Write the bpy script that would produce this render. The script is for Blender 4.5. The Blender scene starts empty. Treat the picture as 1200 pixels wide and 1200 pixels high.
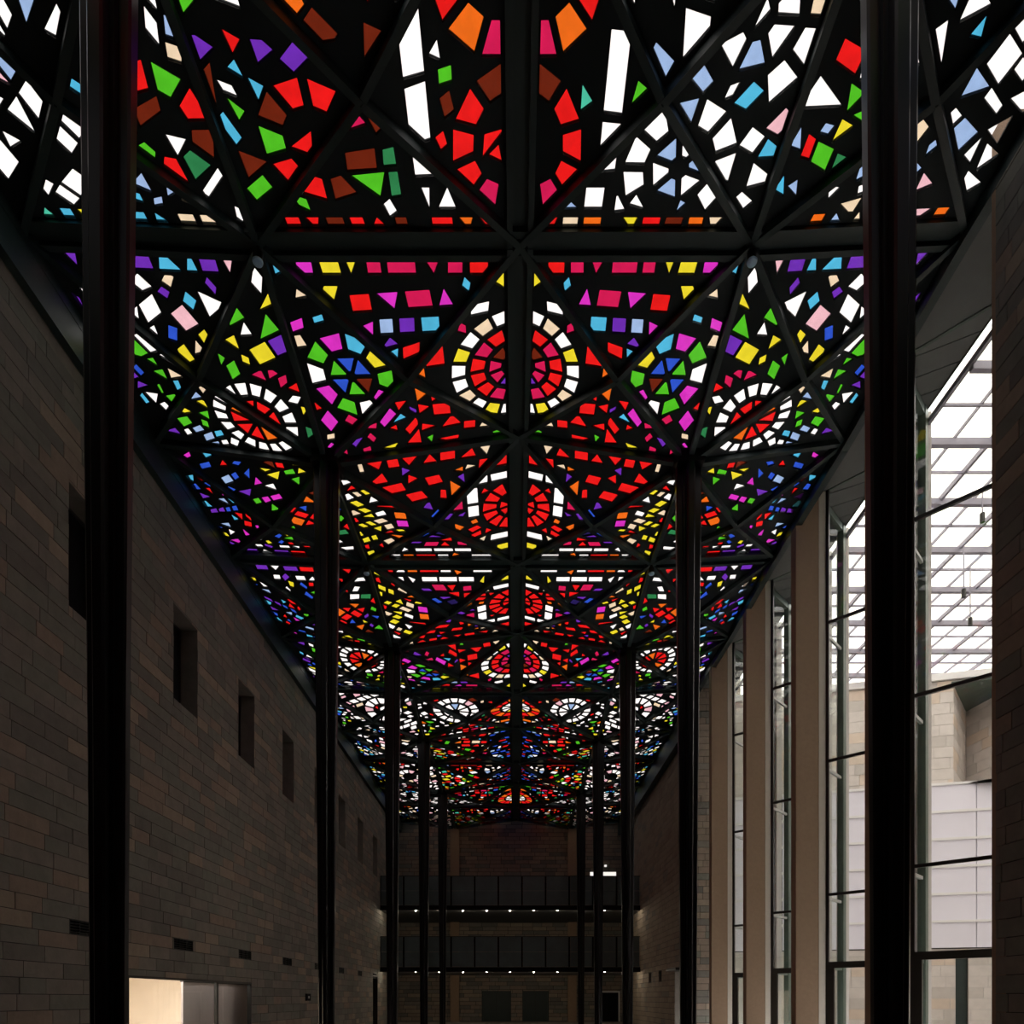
import bpy, bmesh, math, random
from mathutils import Vector, Matrix
from mathutils.geometry import delaunay_2d_cdt

scene = bpy.context.scene
COL = scene.collection
EYE = 1.6
# ------------------------------------------------------------------ camera
F_PX, VPX, HZY = 800.0, 603.0, 1170.0
cd = bpy.data.cameras.new('camera')
cd.sensor_width = 36.0
cd.lens = F_PX / 1200.0 * 36.0
cd.shift_x = -(VPX - 600.0) / 1200.0
cd.shift_y = (HZY - 600.0) / 1200.0
cd.clip_end = 400
cam = bpy.data.objects.new('camera', cd)
cam.location = (0, 0, EYE)
cam.rotation_euler = (math.pi / 2, 0, 0)
COL.objects.link(cam)
scene.camera = cam
# ------------------------------------------------------------------ world: bright even overcast sky
w = bpy.data.worlds.new('sky')
scene.world = w
w.use_nodes = True
bg = w.node_tree.nodes['Background']
bg.inputs['Color'].default_value = (1.0, 0.955, 0.93, 1)
bg.inputs['Strength'].default_value = 3.8
vs = scene.view_settings
vs.view_transform = 'Standard'
vs.look = 'None'
vs.exposure = 0.0
vs.gamma = 1.0
vs.use_curve_mapping = False
cy = scene.cycles
cy.max_bounces = 8
cy.diffuse_bounces = 5
cy.transparent_max_bounces = 32
cy.sample_clamp_indirect = 4.0


# ------------------------------------------------------------------ materials
def new_mat(name):
    m = bpy.data.materials.new(name)
    m.use_nodes = True
    nt = m.node_tree
    nt.nodes.clear()
    out = nt.nodes.new('ShaderNodeOutputMaterial')
    return m, nt, out


def paint(name, col, rough=0.6, var=0.25, scale=6.0, bump=0.0, metal=0.0, col2=None, spec=0.5):
    m, nt, out = new_mat(name)
    p = nt.nodes.new('ShaderNodeBsdfPrincipled')
    p.inputs['Roughness'].default_value = rough
    p.inputs['Metallic'].default_value = metal
    p.inputs['Specular IOR Level'].default_value = spec
    geo = nt.nodes.new('ShaderNodeNewGeometry')
    nz = nt.nodes.new('ShaderNodeTexNoise')
    nz.inputs['Scale'].default_value = scale
    nz.inputs['Detail'].default_value = 5
    nz.inputs['Roughness'].default_value = 0.65
    nt.links.new(geo.outputs['Position'], nz.inputs['Vector'])
    mix = nt.nodes.new('ShaderNodeMix')
    mix.data_type = 'RGBA'
    a = [max(0, c * (1 - var)) for c in col]
    b = list(col2) if col2 else [min(1, c * (1 + var)) for c in col]
    mix.inputs[6].default_value = (*a, 1)
    mix.inputs[7].default_value = (*b, 1)
    nt.links.new(nz.outputs['Fac'], mix.inputs[0])
    nt.links.new(mix.outputs[2], p.inputs['Base Color'])
    if bump:
        bp = nt.nodes.new('ShaderNodeBump')
        bp.inputs['Strength'].default_value = bump
        bp.inputs['Distance'].default_value = 0.02
        nt.links.new(nz.outputs['Fac'], bp.inputs['Height'])
        nt.links.new(bp.outputs['Normal'], p.inputs['Normal'])
    nt.links.new(p.outputs[0], out.inputs[0])
    return m


def stained(name, col):
    """coloured slab glass: lets the sky through, twice a face, so each face takes the square root"""
    m, nt, out = new_mat('stained_glass_' + name)
    geo = nt.nodes.new('ShaderNodeNewGeometry')
    nz = nt.nodes.new('ShaderNodeTexNoise')
    nz.inputs['Scale'].default_value = 5.0
    nz.inputs['Detail'].default_value = 4
    nt.links.new(geo.outputs['Position'], nz.inputs['Vector'])
    mix = nt.nodes.new('ShaderNodeMix')
    mix.data_type = 'RGBA'
    lo = [math.sqrt(c * 0.72) for c in col]
    hi = [math.sqrt(min(1, c * 1.18)) for c in col]
    mix.inputs[6].default_value = (*lo, 1)
    mix.inputs[7].default_value = (*hi, 1)
    nt.links.new(nz.outputs['Fac'], mix.inputs[0])
    tr = nt.nodes.new('ShaderNodeBsdfTransparent')
    nt.links.new(mix.outputs[2], tr.inputs['Color'])
    gl = nt.nodes.new('ShaderNodeBsdfGlossy')
    gl.inputs['Roughness'].default_value = 0.15
    ms = nt.nodes.new('ShaderNodeMixShader')
    ms.inputs[0].default_value = 0.03
    nt.links.new(tr.outputs[0], ms.inputs[1])
    nt.links.new(gl.outputs[0], ms.inputs[2])
    nt.links.new(ms.outputs[0], out.inputs[0])
    return m


def clear_glass(name, tint, refl=0.05):
    m, nt, out = new_mat(name)
    tr = nt.nodes.new('ShaderNodeBsdfTransparent')
    tr.inputs['Color'].default_value = (*tint, 1)
    gl = nt.nodes.new('ShaderNodeBsdfGlossy')
    gl.inputs['Roughness'].default_value = 0.01
    ms = nt.nodes.new('ShaderNodeMixShader')
    ms.inputs[0].default_value = refl
    nt.links.new(tr.outputs[0], ms.inputs[1])
    nt.links.new(gl.outputs[0], ms.inputs[2])
    nt.links.new(ms.outputs[0], out.inputs[0])
    return m


def glow(name, col, strength):
    m, nt, out = new_mat(name)
    e = nt.nodes.new('ShaderNodeEmission')
    e.inputs['Color'].default_value = (*col, 1)
    e.inputs['Strength'].default_value = strength
    nt.links.new(e.outputs[0], out.inputs[0])
    return m


STONE = [paint('bluestone_grey', (0.20, 0.182, 0.155), 0.85, 0.35, 3.5, 0.5),
         paint('bluestone_dark', (0.15, 0.14, 0.122), 0.85, 0.35, 3.0, 0.5),
         paint('bluestone_brown', (0.24, 0.19, 0.148), 0.85, 0.35, 4.0, 0.5),
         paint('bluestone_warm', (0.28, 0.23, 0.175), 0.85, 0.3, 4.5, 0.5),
         paint('bluestone_green', (0.17, 0.17, 0.143), 0.85, 0.35, 3.8, 0.5)]
STONE_W = [5, 3, 2, 1.2, 4]
MORTAR = paint('dark_mortar', (0.02, 0.018, 0.016), 0.95, 0.2, 8)
LSTONE = [paint('pale_stone_a', (0.72, 0.66, 0.62), 0.85, 0.2, 2.5, 0.3),
          paint('pale_stone_b', (0.62, 0.57, 0.53), 0.85, 0.2, 2.5, 0.3),
          paint('pale_stone_c', (0.72, 0.60, 0.50), 0.85, 0.2, 2.5, 0.3)]
LSTONE_W = [4, 3, 1]
STEEL = paint('black_steel', (0.006, 0.006, 0.007), 0.28, 0.2, 3, spec=0.3)
BEAM = paint('dark_green_steel', (0.019, 0.038, 0.038), 0.5, 0.25, 4)
BLACK = paint('matt_black', (0.005, 0.005, 0.006), 0.85, 0.2, 4, spec=0.15)
SLAB = paint('dark_epoxy', (0.010, 0.018, 0.021), 0.85, 0.3, 7)
CONC = paint('brown_concrete', (0.30, 0.205, 0.135), 0.85, 0.16, 9, 0.25)
POST = paint('pale_post', (0.62, 0.57, 0.49), 0.7, 0.08, 6)
JAMB = paint('pale_jamb', (0.60, 0.56, 0.54), 0.8, 0.08, 5)
SOFFIT = paint('grey_boards', (0.13, 0.135, 0.135), 0.8, 0.15, 3)
FRAME = paint('bronze_frame', (0.018, 0.015, 0.012), 0.4, 0.2, 5)
GFRAME = paint('green_grey_frame', (0.085, 0.115, 0.095), 0.45, 0.15, 4)
TRANSOM = paint('grey_transom', (0.34, 0.345, 0.33), 0.5, 0.1, 4)
FLOOR = paint('grey_slate', (0.26, 0.23, 0.20), 0.6, 0.3, 1.2)
PAVE = paint('pale_paving', (0.55, 0.52, 0.50), 0.8, 0.15, 1)
PANELM = paint('lavender_panel', (0.88, 0.85, 0.95), 0.7, 0.05, 2)
LEDGE = paint('white_ledge', (0.85, 0.83, 0.83), 0.6, 0.03, 2)
RBAR = paint('roof_bar_paint', (0.30, 0.28, 0.34), 0.5, 0.05, 2)
BALC = paint('dark_glass_panel', (0.08, 0.11, 0.115), 0.35, 0.4, 1.5, spec=0.6)
DARKG = paint('dark_green_door', (0.015, 0.028, 0.026), 0.5, 0.2, 3)
VENT = paint('vent_metal', (0.012, 0.016, 0.014), 0.6, 0.2, 5)
BEIGE = paint('beige_plaster', (0.82, 0.73, 0.62), 0.8, 0.10, 1.4)
SCREEN = paint('pink_grey_screen', (0.62, 0.52, 0.50), 0.8, 0.12, 6)
WHITEP = paint('white_paint', (0.75, 0.74, 0.72), 0.6, 0.04, 3)
BLUEL = paint('blue_grey_lens', (0.40, 0.62, 0.85), 0.3, 0.2, 20)
ALU = paint('edge_metal', (0.35, 0.36, 0.36), 0.35, 0.1, 5, metal=0.8)
WGLASS = clear_glass('window_glass', (0.955, 0.97, 0.96), 0.045)
RGLASS = clear_glass('roof_glass', (0.88, 0.865, 0.83), 0.02)
ROOMLIGHT = glow('room_lamp_glow', (1.0, 0.94, 0.88), 6.5)
SPARK = glow('small_downlight_glow', (1.0, 0.85, 0.65), 380.0)
TRANSLIT = glow('lit_transom_glow', (1.0, 0.95, 0.88), 1.0)

PAL = {
    'W': (1.0, 0.97, 0.96), 'I': (1.0, 0.80, 0.55), 'P': (1.0, 0.58, 0.66), 'R': (0.92, 0.012, 0.012),
    'C': (0.72, 0.012, 0.10), 'O': (0.95, 0.17, 0.012), 'B': (0.16, 0.018, 0.006), 'Y': (0.94, 0.80, 0.03),
    'G': (0.09, 0.60, 0.02), 'D': (0.03, 0.24, 0.08), 'T': (0.08, 0.62, 0.42), 'A': (0.09, 0.55, 0.85),
    'L': (0.38, 0.56, 0.90), 'U': (0.03, 0.10, 0.68), 'V': (0.17, 0.03, 0.52), 'M': (0.78, 0.035, 0.62),
    'K': (0.02, 0.012, 0.10),
}
PKEYS = list(PAL)
GLASS = [stained(k.lower() + '_' + n, [c * (.36 if k == 'W' else .26) for c in PAL[k]]) for k, n in zip(PKEYS, (
    'white', 'ivory', 'pink', 'red', 'crimson', 'orange', 'brown', 'yellow', 'green', 'deep_green', 'teal', 'cyan',
    'pale_blue', 'blue', 'violet', 'magenta', 'night'))]


# ------------------------------------------------------------------ object helpers
def link(name, mesh, parent=None):
    o = bpy.data.objects.new(name, mesh)
    COL.objects.link(o)
    if parent is not None:
        o.parent = parent
    return o


def tag(o, label=None, cat=None, group=None, kind=None):
    if label: o['label'] = label
    if cat: o['category'] = cat
    if group: o['group'] = group
    if kind: o['kind'] = kind
    return o


def struct(name, label, cat):
    o = link(name, None)
    return tag(o, label, cat, kind='structure')


def pmesh(name, verts, faces, mats, mi=None):
    me = bpy.data.meshes.new(name)
    me.from_pydata(verts, [], faces)
    for m in (mats if isinstance(mats, (list, tuple)) else [mats]):
        me.materials.append(m)
    if mi:
        me.polygons.foreach_set('material_index', mi)
    me.update()
    return me


CF = [(0, 3, 2, 1), (4, 5, 6, 7), (0, 1, 5, 4), (1, 2, 6, 5), (2, 3, 7, 6), (3, 0, 4, 7)]


class MB:
    def __init__(s):
        s.v, s.f, s.mi = [], [], []

    def box(s, x0, x1, y0, y1, z0, z1, mi=0):
        b = len(s.v)
        s.v += [(x0, y0, z0), (x1, y0, z0), (x1, y1, z0), (x0, y1, z0),
                (x0, y0, z1), (x1, y0, z1), (x1, y1, z1), (x0, y1, z1)]
        s.f += [tuple(b + i for i in f) for f in CF]
        s.mi += [mi] * 6
        return s

    def hull(s, pts8, mi=0):
        b = len(s.v)
        s.v += [tuple(p) for p in pts8]
        s.f += [tuple(b + i for i in f) for f in CF]
        s.mi += [mi] * 6
        return s

    def prism(s, poly, z0, z1, mi=0):
        b = len(s.v)
        n = len(poly)
        s.v += [(p[0], p[1], z0) for p in poly] + [(p[0], p[1], z1) for p in poly]
        s.f.append(tuple(b + i for i in reversed(range(n))))
        s.f.append(tuple(b + n + i for i in range(n)))
        for i in range(n):
            j = (i + 1) % n
            s.f.append((b + i, b + j, b + n + j, b + n + i))
        s.mi += [mi] * (n + 2)
        return s

    def quad(s, a, b_, c, d, mi=0):
        b = len(s.v)
        s.v += [tuple(a), tuple(b_), tuple(c), tuple(d)]
        s.f.append((b, b + 1, b + 2, b + 3))
        s.mi.append(mi)
        return s

    def build(s, name, mats, parent=None):
        return link(name, pmesh(name, s.v, s.f, mats, s.mi), parent)


def box(name, x0, x1, y0, y1, z0, z1, mat, parent=None):
    return MB().box(x0, x1, y0, y1, z0, z1).build(name, mat, parent)


_unit = {}


def unit_cube(mat):
    if mat.name not in _unit:
        _unit[mat.name] = pmesh('unit_' + mat.name, [(x, y, z) for z in (-.5, .5) for x, y in
                                ((-.5, -.5), (.5, -.5), (.5, .5), (-.5, .5))], CF, mat)
    return _unit[mat.name]


def ubox(name, x0, x1, y0, y1, z0, z1, mat, parent=None):
    o = link(name, unit_cube(mat), parent)
    o.location = ((x0 + x1) / 2, (y0 + y1) / 2, (z0 + z1) / 2)
    o.scale = (x1 - x0, y1 - y0, z1 - z0)
    return o


def bar(name, a, b, wid, dep, mat, parent, drop=0.0, side=0.0):
    """box beam along a..b, top at the line minus drop, width wid, shifted sideways"""
    a, b = Vector(a), Vector(b)
    d = b - a
    L = d.length
    xa = d.normalized()
    ya = Vector((0, 0, 1)).cross(xa).normalized()
    za = xa.cross(ya)
    o = link(name, unit_cube(mat), parent)
    c = (a + b) / 2 - za * (drop + dep / 2) + ya * side
    M = Matrix(((xa.x * L, ya.x * wid, za.x * dep, c.x), (xa.y * L, ya.y * wid, za.y * dep, c.y),
                (xa.z * L, ya.z * wid, za.z * dep, c.z), (0, 0, 0, 1)))
    o.matrix_world = M
    return o


def px(x, y, z):
    return VPX + F_PX * x / y, HZY - F_PX * (z - EYE) / y


# ------------------------------------------------------------------ masonry
class Masonry:
    """coursed stone on a vertical wall. to3(s, z, t) maps run, height and depth (t>0 towards the room)"""

    def __init__(s, to3, mats, weights, course, seed, z_phase=0.0, lens=(0.6, 1.15)):
        s.to3, s.mats, s.w, s.course, s.rng = to3, mats, weights, course, random.Random(seed)
        s.zp, s.lens = z_phase, lens

    def run(s, s0, s1, z0, z1, holes):
        """list of (a,b,z0,z1,mat) blocks"""
        out = []
        k = math.floor((z0 - s.zp) / s.course)
        while s.zp + k * s.course < z1 - 1e-4:
            c0, c1 = max(z0, s.zp + k * s.course), min(z1, s.zp + (k + 1) * s.course)
            k += 1
            if c1 - c0 < 0.03:
                continue
            x = s0 - s.rng.uniform(0, .8)
            while x < s1:
                L = s.rng.uniform(*s.lens)
                a, b = max(x, s0), min(x + L, s1)
                x += L
                pcs = [(a, b, c0, c1)]
                for (h0, h1, hz0, hz1) in holes:
                    nx = []
                    for (p, q, r, t) in pcs:
                        if q <= h0 or p >= h1 or t <= hz0 + .004 or r >= hz1 - .004:
                            nx.append((p, q, r, t))
                            continue
                        if p < h0: nx.append((p, h0, r, t))
                        if q > h1: nx.append((h1, q, r, t))
                        lo, hi = max(p, h0), min(q, h1)
                        if r < hz0 - .03: nx.append((lo, hi, r, hz0))
                        if t > hz1 + .03: nx.append((lo, hi, hz1, t))
                    pcs = nx
                for p in pcs:
                    if p[1] - p[0] > .03:
                        out.append((*p, s.rng.choices(range(len(s.mats)), s.w)[0], s.rng.uniform(.012, .022)))
        return out

    def build(s, parent, blocks, n_single, gap=.006, name='stone_block'):
        to3 = s.to3

        def corners(b):
            p, q, r, t, m, pr = b
            p, q, r, t = p + gap, q - gap, r + gap, t - gap
            return [to3(p, r, pr), to3(q, r, pr), to3(q, r, -.02), to3(p, r, -.02),
                    to3(p, t, pr), to3(q, t, pr), to3(q, t, -.02), to3(p, t, -.02)]
        single = set()
        if n_single:
            sc = []
            for i, b in enumerate(blocks):
                pts = [to3(b[0], b[2], 0), to3(b[1], b[3], 0)]
                if min(p[1] for p in pts) < 1: continue
                (x0, y0), (x1, y1) = px(*pts[0]), px(*pts[1])
                if max(x0, x1) < 2 or min(x0, x1) > 1198 or max(y0, y1) < 5 or min(y0, y1) > 1197: continue
                sc.append((abs(x1 - x0) * abs(y1 - y0), i))
            sc.sort(reverse=True)
            single = {i for _, i in sc[:n_single]}
        rest = MB()
        for i, b in enumerate(blocks):
            c = corners(b)
            if i in single:
                MB().hull(c).build(name, s.mats[b[4]], parent)
            else:
                rest.hull(c, b[4])
        if rest.v:
            tag(rest.build('stone_courses', s.mats, parent), kind='stuff')


def backing(name, to3, s0, s1, z0, z1, holes, depth, mat, parent, reveal=None, special=()):
    """mortar sheet with holes plus stone reveals of the given depth"""
    mb = MB()
    ss = sorted({s0, s1, *[h for q in holes for h in q[:2]]})
    zs = sorted({z0, z1, *[h for q in holes for h in q[2:4]]})
    for a, b in zip(ss, ss[1:]):
        for c, d in zip(zs, zs[1:]):
            m, n = (a + b) / 2, (c + d) / 2
            if any(h[0] < m < h[1] and h[2] < n < h[3] for h in holes):
                continue
            mb.quad(to3(a, c, 0), to3(b, c, 0), to3(b, d, 0), to3(a, d, 0))
    o = mb.build(name, mat, parent)
    for h in holes:
        r = MB()
        a, b, c, d = h[:4]
        t = -depth
        lining = reveal or STONE[0]
        for hh, dp, lm in special:
            if hh == h: t, lining = -dp, lm
        r.quad(to3(a, c, .012), to3(b, c, .012), to3(b, c, t), to3(a, c, t))
        r.quad(to3(a, d, .012), to3(b, d, .012), to3(b, d, t), to3(a, d, t))
        r.quad(to3(a, c, .012), to3(a, d, .012), to3(a, d, t), to3(a, c, t))
        r.quad(to3(b, c, .012), to3(b, d, .012), to3(b, d, t), to3(b, c, t))
        r.build('reveal', lining, parent)
    return o


# ================================================================== SETTING
XL, XR = -7.95, 7.43
DBACK, DNEAR = 47.0, -5.2
TOP = EYE + 12.75
o = box('floor', -9.0, 7.9, DNEAR - .3, DBACK + .3, -.3, 0, FLOOR)
tag(o, 'grey stone floor of the long hall', 'floor', kind='structure')

# ---- left wall with slit windows, vents, glazed shopfront opening
COURSE = 0.27
ZPH = EYE + 1.15
left3 = lambda s, z, t: (XL + t, s, z)
slots = [12.15 + 3.73 * k - 3.73 for k in range(0, 9)]
slots = [s for s in slots if s < 40]
lholes = [(s, s + 1.2, EYE + 7.0, EYE + 9.2) for s in slots]
vents = [(s + .02, s + .97, ZPH, ZPH + COURSE) for s in slots]
SHOP = (14.0, 20.6, 0.0, EYE + .47)
LDOOR = (38.2, 39.6, 0.0, EYE + 1.3)
lall = lholes + vents + [SHOP, LDOOR]
wl = struct('wall_left', 'long dark bluestone wall of coursed blocks with high slit windows', 'wall')
backing('wall_core', left3, DNEAR, DBACK, 0, TOP, lall, .45, MORTAR, wl, special=[(SHOP, .12, FRAME)])
ms = Masonry(left3, STONE, STONE_W, COURSE, 11, ZPH)
ms.build(wl, ms.run(DNEAR, DBACK, 0, TOP - .9, lall), 300)
# outer skin so that no sky comes through behind the wall
box('wall_skin', XL - .75, XL - .5, DNEAR, 13.4, 0, TOP, MORTAR, wl)
box('wall_skin', XL - .75, XL - .5, 22.9, DBACK, 0, TOP, MORTAR, wl)
box('wall_skin', XL - .75, XL - .5, 13.4, 22.9, 2.6, TOP, MORTAR, wl)
box('bulkhead', XL - .1, -7.78, DNEAR, DBACK, EYE + 11.42, EYE + 12.27, BEAM, wl)
for i, h in enumerate(lholes):
    wd = struct('window_%d' % (i + 1), 'dark slit window high in the bluestone wall, %s from its far end' % ['first','second','third','fourth','fifth','sixth','seventh','eighth','ninth'][len(lholes) - 1 - i], 'window')
    box('dark_pane', XL - .46, XL - .43, h[0], h[1], h[2], h[3], BLACK, wd)
    MB().box(XL - .43, XL - .39, h[0], h[0] + .05, h[2], h[3]).box(XL - .43, XL - .39, h[1] - .05, h[1], h[2], h[3]) \
        .box(XL - .43, XL - .39, h[0], h[1], h[3] - .05, h[3]).box(XL - .43, XL - .39, h[0], h[1], h[2], h[2] + .05) \
        .build('window_frame', FRAME, wd)
ORD = ['first', 'second', 'third', 'fourth', 'fifth', 'sixth', 'seventh', 'eighth', 'ninth', 'tenth']
for vi, v in enumerate(vents):
    r = link('wall_vent', None)
    r.location = (XL, v[0], v[2])
    tag(r, 'small dark vent grille in the bluestone wall, %s from the dark end doorway' % ORD[len(vents) - 1 - vi], 'vent', 'vents in the bluestone wall')
    W, Hh = v[1] - v[0], v[3] - v[2]
    box('vent_box', -.12, -.09, 0, W, 0, Hh, BLACK, r)
    MB().box(-.09, .014, 0, .025, 0, Hh).box(-.09, .014, W - .025, W, 0, Hh).box(-.09, .014, .025, W - .025, 0, .02) \
        .box(-.09, .014, .025, W - .025, Hh - .02, Hh).build('vent_frame', VENT, r)
    for k in range(4):
        z = .045 + k * .052
        ubox('slat', -.06, .004, .025, W - .025, z, z + .014, VENT, r)
    for k in range(1, 3):
        ubox('divider', -.05, .002, W * k / 3 - .01, W * k / 3 + .01, .02, Hh - .02, VENT, r)
b_ = link('wall_box', None)
b_.location = (XL, 25.9, EYE - .02)
tag(b_, 'little black square box fixed low on the bluestone wall', 'wall box')
box('housing', .01, .07, 0, .5, -.07, .2, BLACK, b_)
box('cover_plate', .07, .08, .17, .33, .02, .11, ALU, b_)

# ---- lit shop room behind the left wall
rm = struct('wall_shop', 'warm beige plaster wall of the lit room behind the shopfront', 'wall')
box('plaster', -13.2, -13.0, 12.0, 23.0, 0, 2.6, BEIGE, rm)
box('plaster', -13.0, XL - .75, 12.8, 13.0, 0, 2.6, BEIGE, rm)
box('plaster', -13.0, XL - .75, 22.8, 23.0, 0, 2.6, BEIGE, rm)
tag(box('floor_shop', -13.0, XL, 13.0, 22.8, -.3, 0, BEIGE), 'pale floor of the lit room behind the shopfront', 'floor', kind='structure')
tag(box('ceiling_shop', -13.0, XL - .45, 13.0, 22.8, 2.5, 2.6, WHITEP), 'white ceiling of the lit room behind the shopfront', 'ceiling', kind='structure')
lp = link('shop_light_offscreen', None)
lp.location = (-9.8, 17.4, 2.498)
tag(lp, 'flat light panel on the ceiling of the shop room', 'light')
box('diffuser_offscreen', -1.5, 1.5, -3.2, 3.2, -.04, -.02, ROOMLIGHT, lp)
box('housing', -1.55, 1.55, -3.25, 3.25, -.02, 0, WHITEP, lp)
wd = struct('window_shop', 'dark-framed glazed shopfront at the foot of the bluestone wall', 'window')
mb = MB()
mb.box(XL - .1, XL + .02, SHOP[0], SHOP[0] + .05, 0, SHOP[3]).box(XL - .1, XL + .02, SHOP[1] - .05, SHOP[1], 0, SHOP[3])
mb.box(XL - .1, XL + .02, SHOP[0], SHOP[1], SHOP[3] - .045, SHOP[3])
mb.build('window_frame', FRAME, wd)
ubox('mullion', XL - .1, XL - .02, 18.28, 18.38, 0, SHOP[3] - .045, FRAME, wd)
ubox('pane', XL - .07, XL - .06, SHOP[0] + .05, 18.28, 0, SHOP[3] - .045, WGLASS, wd)
ubox('pane', XL - .07, XL - .06, 18.38, SHOP[1] - .05, 0, SHOP[3] - .045, WGLASS, wd)
sc_ = link('partition_screen', None)
sc_.location = (-8.5, 17.5, 0)
tag(sc_, 'pinkish grey folding partition screen behind the shopfront glass', 'screen')
for k in range(2):
    ubox('screen_panel', -.05, 0, k * 2.4, k * 2.4 + 2.38, .03, 2.3, SCREEN, sc_)
ubox('rail', -.07, .02, 0, 4.8, 2.02, 2.06, FRAME, sc_)
ubox('foot_rail', -.07, .02, 0, 4.8, 0, .03, FRAME, sc_)
dr = struct('door_1', 'dark doorway near the far end of the bluestone wall', 'door')
box('door_leaf', XL - .3, XL - .25, LDOOR[0], LDOOR[1], 0, LDOOR[3], BLACK, dr)
MB().box(XL - .25, XL + .01, LDOOR[0], LDOOR[0] + .06, 0, LDOOR[3]).box(XL - .25, XL + .01, LDOOR[1] - .06, LDOOR[1], 0, LDOOR[3]) \
    .box(XL - .25, XL + .01, LDOOR[0], LDOOR[1], LDOOR[3] - .06, LDOOR[3]).build('door_frame', FRAME, dr)

# ---- back wall
back3 = lambda s, z, t: (s, DBACK - t, z)
bdoors = [(-2.25, -.25, 0, EYE + .5), (.55, 2.35, 0, EYE + .5), (5.5, 7.25, 0, EYE + .5)]
UPD = (5.2, 7.0, EYE + 5.5, EYE + 8.72)
bhole = [(d[0], d[1], d[2], d[3]) for d in bdoors] + [UPD]
wb = struct('wall_back', 'far end wall of dark bluestone blocks behind the balconies', 'wall')
backing('wall_core', back3, XL, XR, 0, TOP, bhole, .3, MORTAR, wb)
ms = Masonry(back3, STONE, [2, 2, 5, 3, 1], COURSE, 5, ZPH)
ms.build(wb, ms.run(XL, XR, 0, TOP, bhole), 0, gap=.012)
box('wall_skin', XL - .7, XR + 2.5, DBACK + .32, DBACK + .6, 0, TOP, MORTAR, wb)
for x in (-4.1, 3.95):
    box('pilaster', x - .3, x + .3, DBACK - .28, DBACK + .02, 0, EYE + 11.7, CONC, wb)
for i, d in enumerate(bdoors):
    white = i == 2
    dr = struct('door_%d' % (i + 2), 'dark double door set in the far end wall' if not white else 'black doorway with a thin white frame in the far end wall', 'door')
    for a, b in ((d[0] + .05, (d[0] + d[1]) / 2 - .01), ((d[0] + d[1]) / 2 + .01, d[1] - .05)):
        ubox('door_leaf', a, b, DBACK + .1, DBACK + .16, 0, d[3] - .05, DARKG if not white else BLACK, dr)
    fm = WHITEP if white else DARKG
    y0 = DBACK - (.06 if white else .0)
    MB().box(d[0], d[0] + .09, y0, DBACK + .2, 0, d[3]).box(d[1] - .09, d[1], y0, DBACK + .2, 0, d[3]) \
        .box(d[0] + .09, d[1] - .09, y0, DBACK + .2, d[3] - .09, d[3]).build('door_frame', fm, dr)
dr = struct('door_5', 'upper doorway with a lit white strip above the balcony rail', 'door')
box('door_leaf', UPD[0], UPD[1], DBACK + .2, DBACK + .25, UPD[2], UPD[3] - .4, BLACK, dr)
box('light_strip', UPD[0], UPD[1], DBACK + .1, DBACK + .15, UPD[3] - .42, UPD[3], TRANSLIT, dr)
ls = link('wall_lamp', None)
ls.location = (6.25, DBACK, EYE + 9.05)
tag(ls, 'tiny wall lamp above the lit strip on the end wall', 'lamp')
box('lamp_shade', -.07, .07, -.16, -.02, 0, .12, TRANSLIT, ls)
box('bracket', -.03, .03, -.03, 0, .02, .1, ALU, ls)

# ---- wall behind the viewer
near3 = lambda s, z, t: (s, DNEAR + t, z)
wn = struct('wall_near', 'bluestone end wall closing the entrance end of the hall', 'wall')
backing('wall_core', near3, XL, 9.2, 0, TOP, [], .3, MORTAR, wn)
ms = Masonry(near3, STONE, STONE_W, COURSE, 6, ZPH)
ms.build(wn, ms.run(XL, 9.2, 0, TOP, []), 0)

# ---- right wall: solid far part
DSOL = 28.4
right3 = lambda s, z, t: (XR - t, s, z)
ret3 = lambda s, z, t: (s, DSOL - t, z)
wr = struct('wall_right', 'reddish bluestone wall beyond the tall windows with dark bulkhead above', 'wall')
RDOOR = (30.2, 31.6, 0, EYE + 1.25)
rv = [(34.4, 35.1, EYE + .85, EYE + 1.4), (37.0, 37.7, EYE + .85, EYE + 1.4)]
SW = [1, 0, 4, 8, 0]  # reddish stone, lightest blocks favoured so the colour itself brightens this wall
backing('wall_core', right3, DSOL, DBACK, 0, TOP, [RDOOR] + rv, .35, MORTAR, wr)
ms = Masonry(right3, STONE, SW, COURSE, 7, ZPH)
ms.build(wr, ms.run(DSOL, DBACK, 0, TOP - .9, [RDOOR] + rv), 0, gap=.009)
backing('wall_return', ret3, XR, 9.4, 0, EYE + 13.4, [], .35, MORTAR, wr)
ms2 = Masonry(ret3, STONE, [2, 2, 6, 3, 1], COURSE, 8, ZPH)
ms2.build(wr, ms2.run(XR, 9.4, 0, EYE + 13.4, []), 0, gap=.009)
box('wall_skin', XR + .4, XR + .7, DSOL + 4.0, DBACK, 0, TOP, MORTAR, wr)
box('wall_skin', XR + .4, XR + .7, DSOL + .2, DSOL + 4.0, 3.2, TOP, MORTAR, wr)
box('bulkhead', 7.12, XR + .1, DSOL - .05, DBACK, EYE + 11.2, EYE + 12.27, BEAM, wr)
for i, v in enumerate(rv):
    r = link('wall_vent', None)
    r.location = (XR, v[0], v[2])
    tag(r, 'small square dark vent in the reddish wall, %s from the bright doorway' % ORD[i], 'vent', 'vents in the reddish wall')
    box('vent_box', .1, .14, 0, .7, 0, .55, BLACK, r)
    for k in range(4):
        ubox('slat', .02, .07, .0, .7, .06 + .13 * k, .08 + .13 * k, VENT, r)
dr = struct('door_6', 'bright doorway with a dark flat canopy in the reddish wall', 'door')
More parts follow.
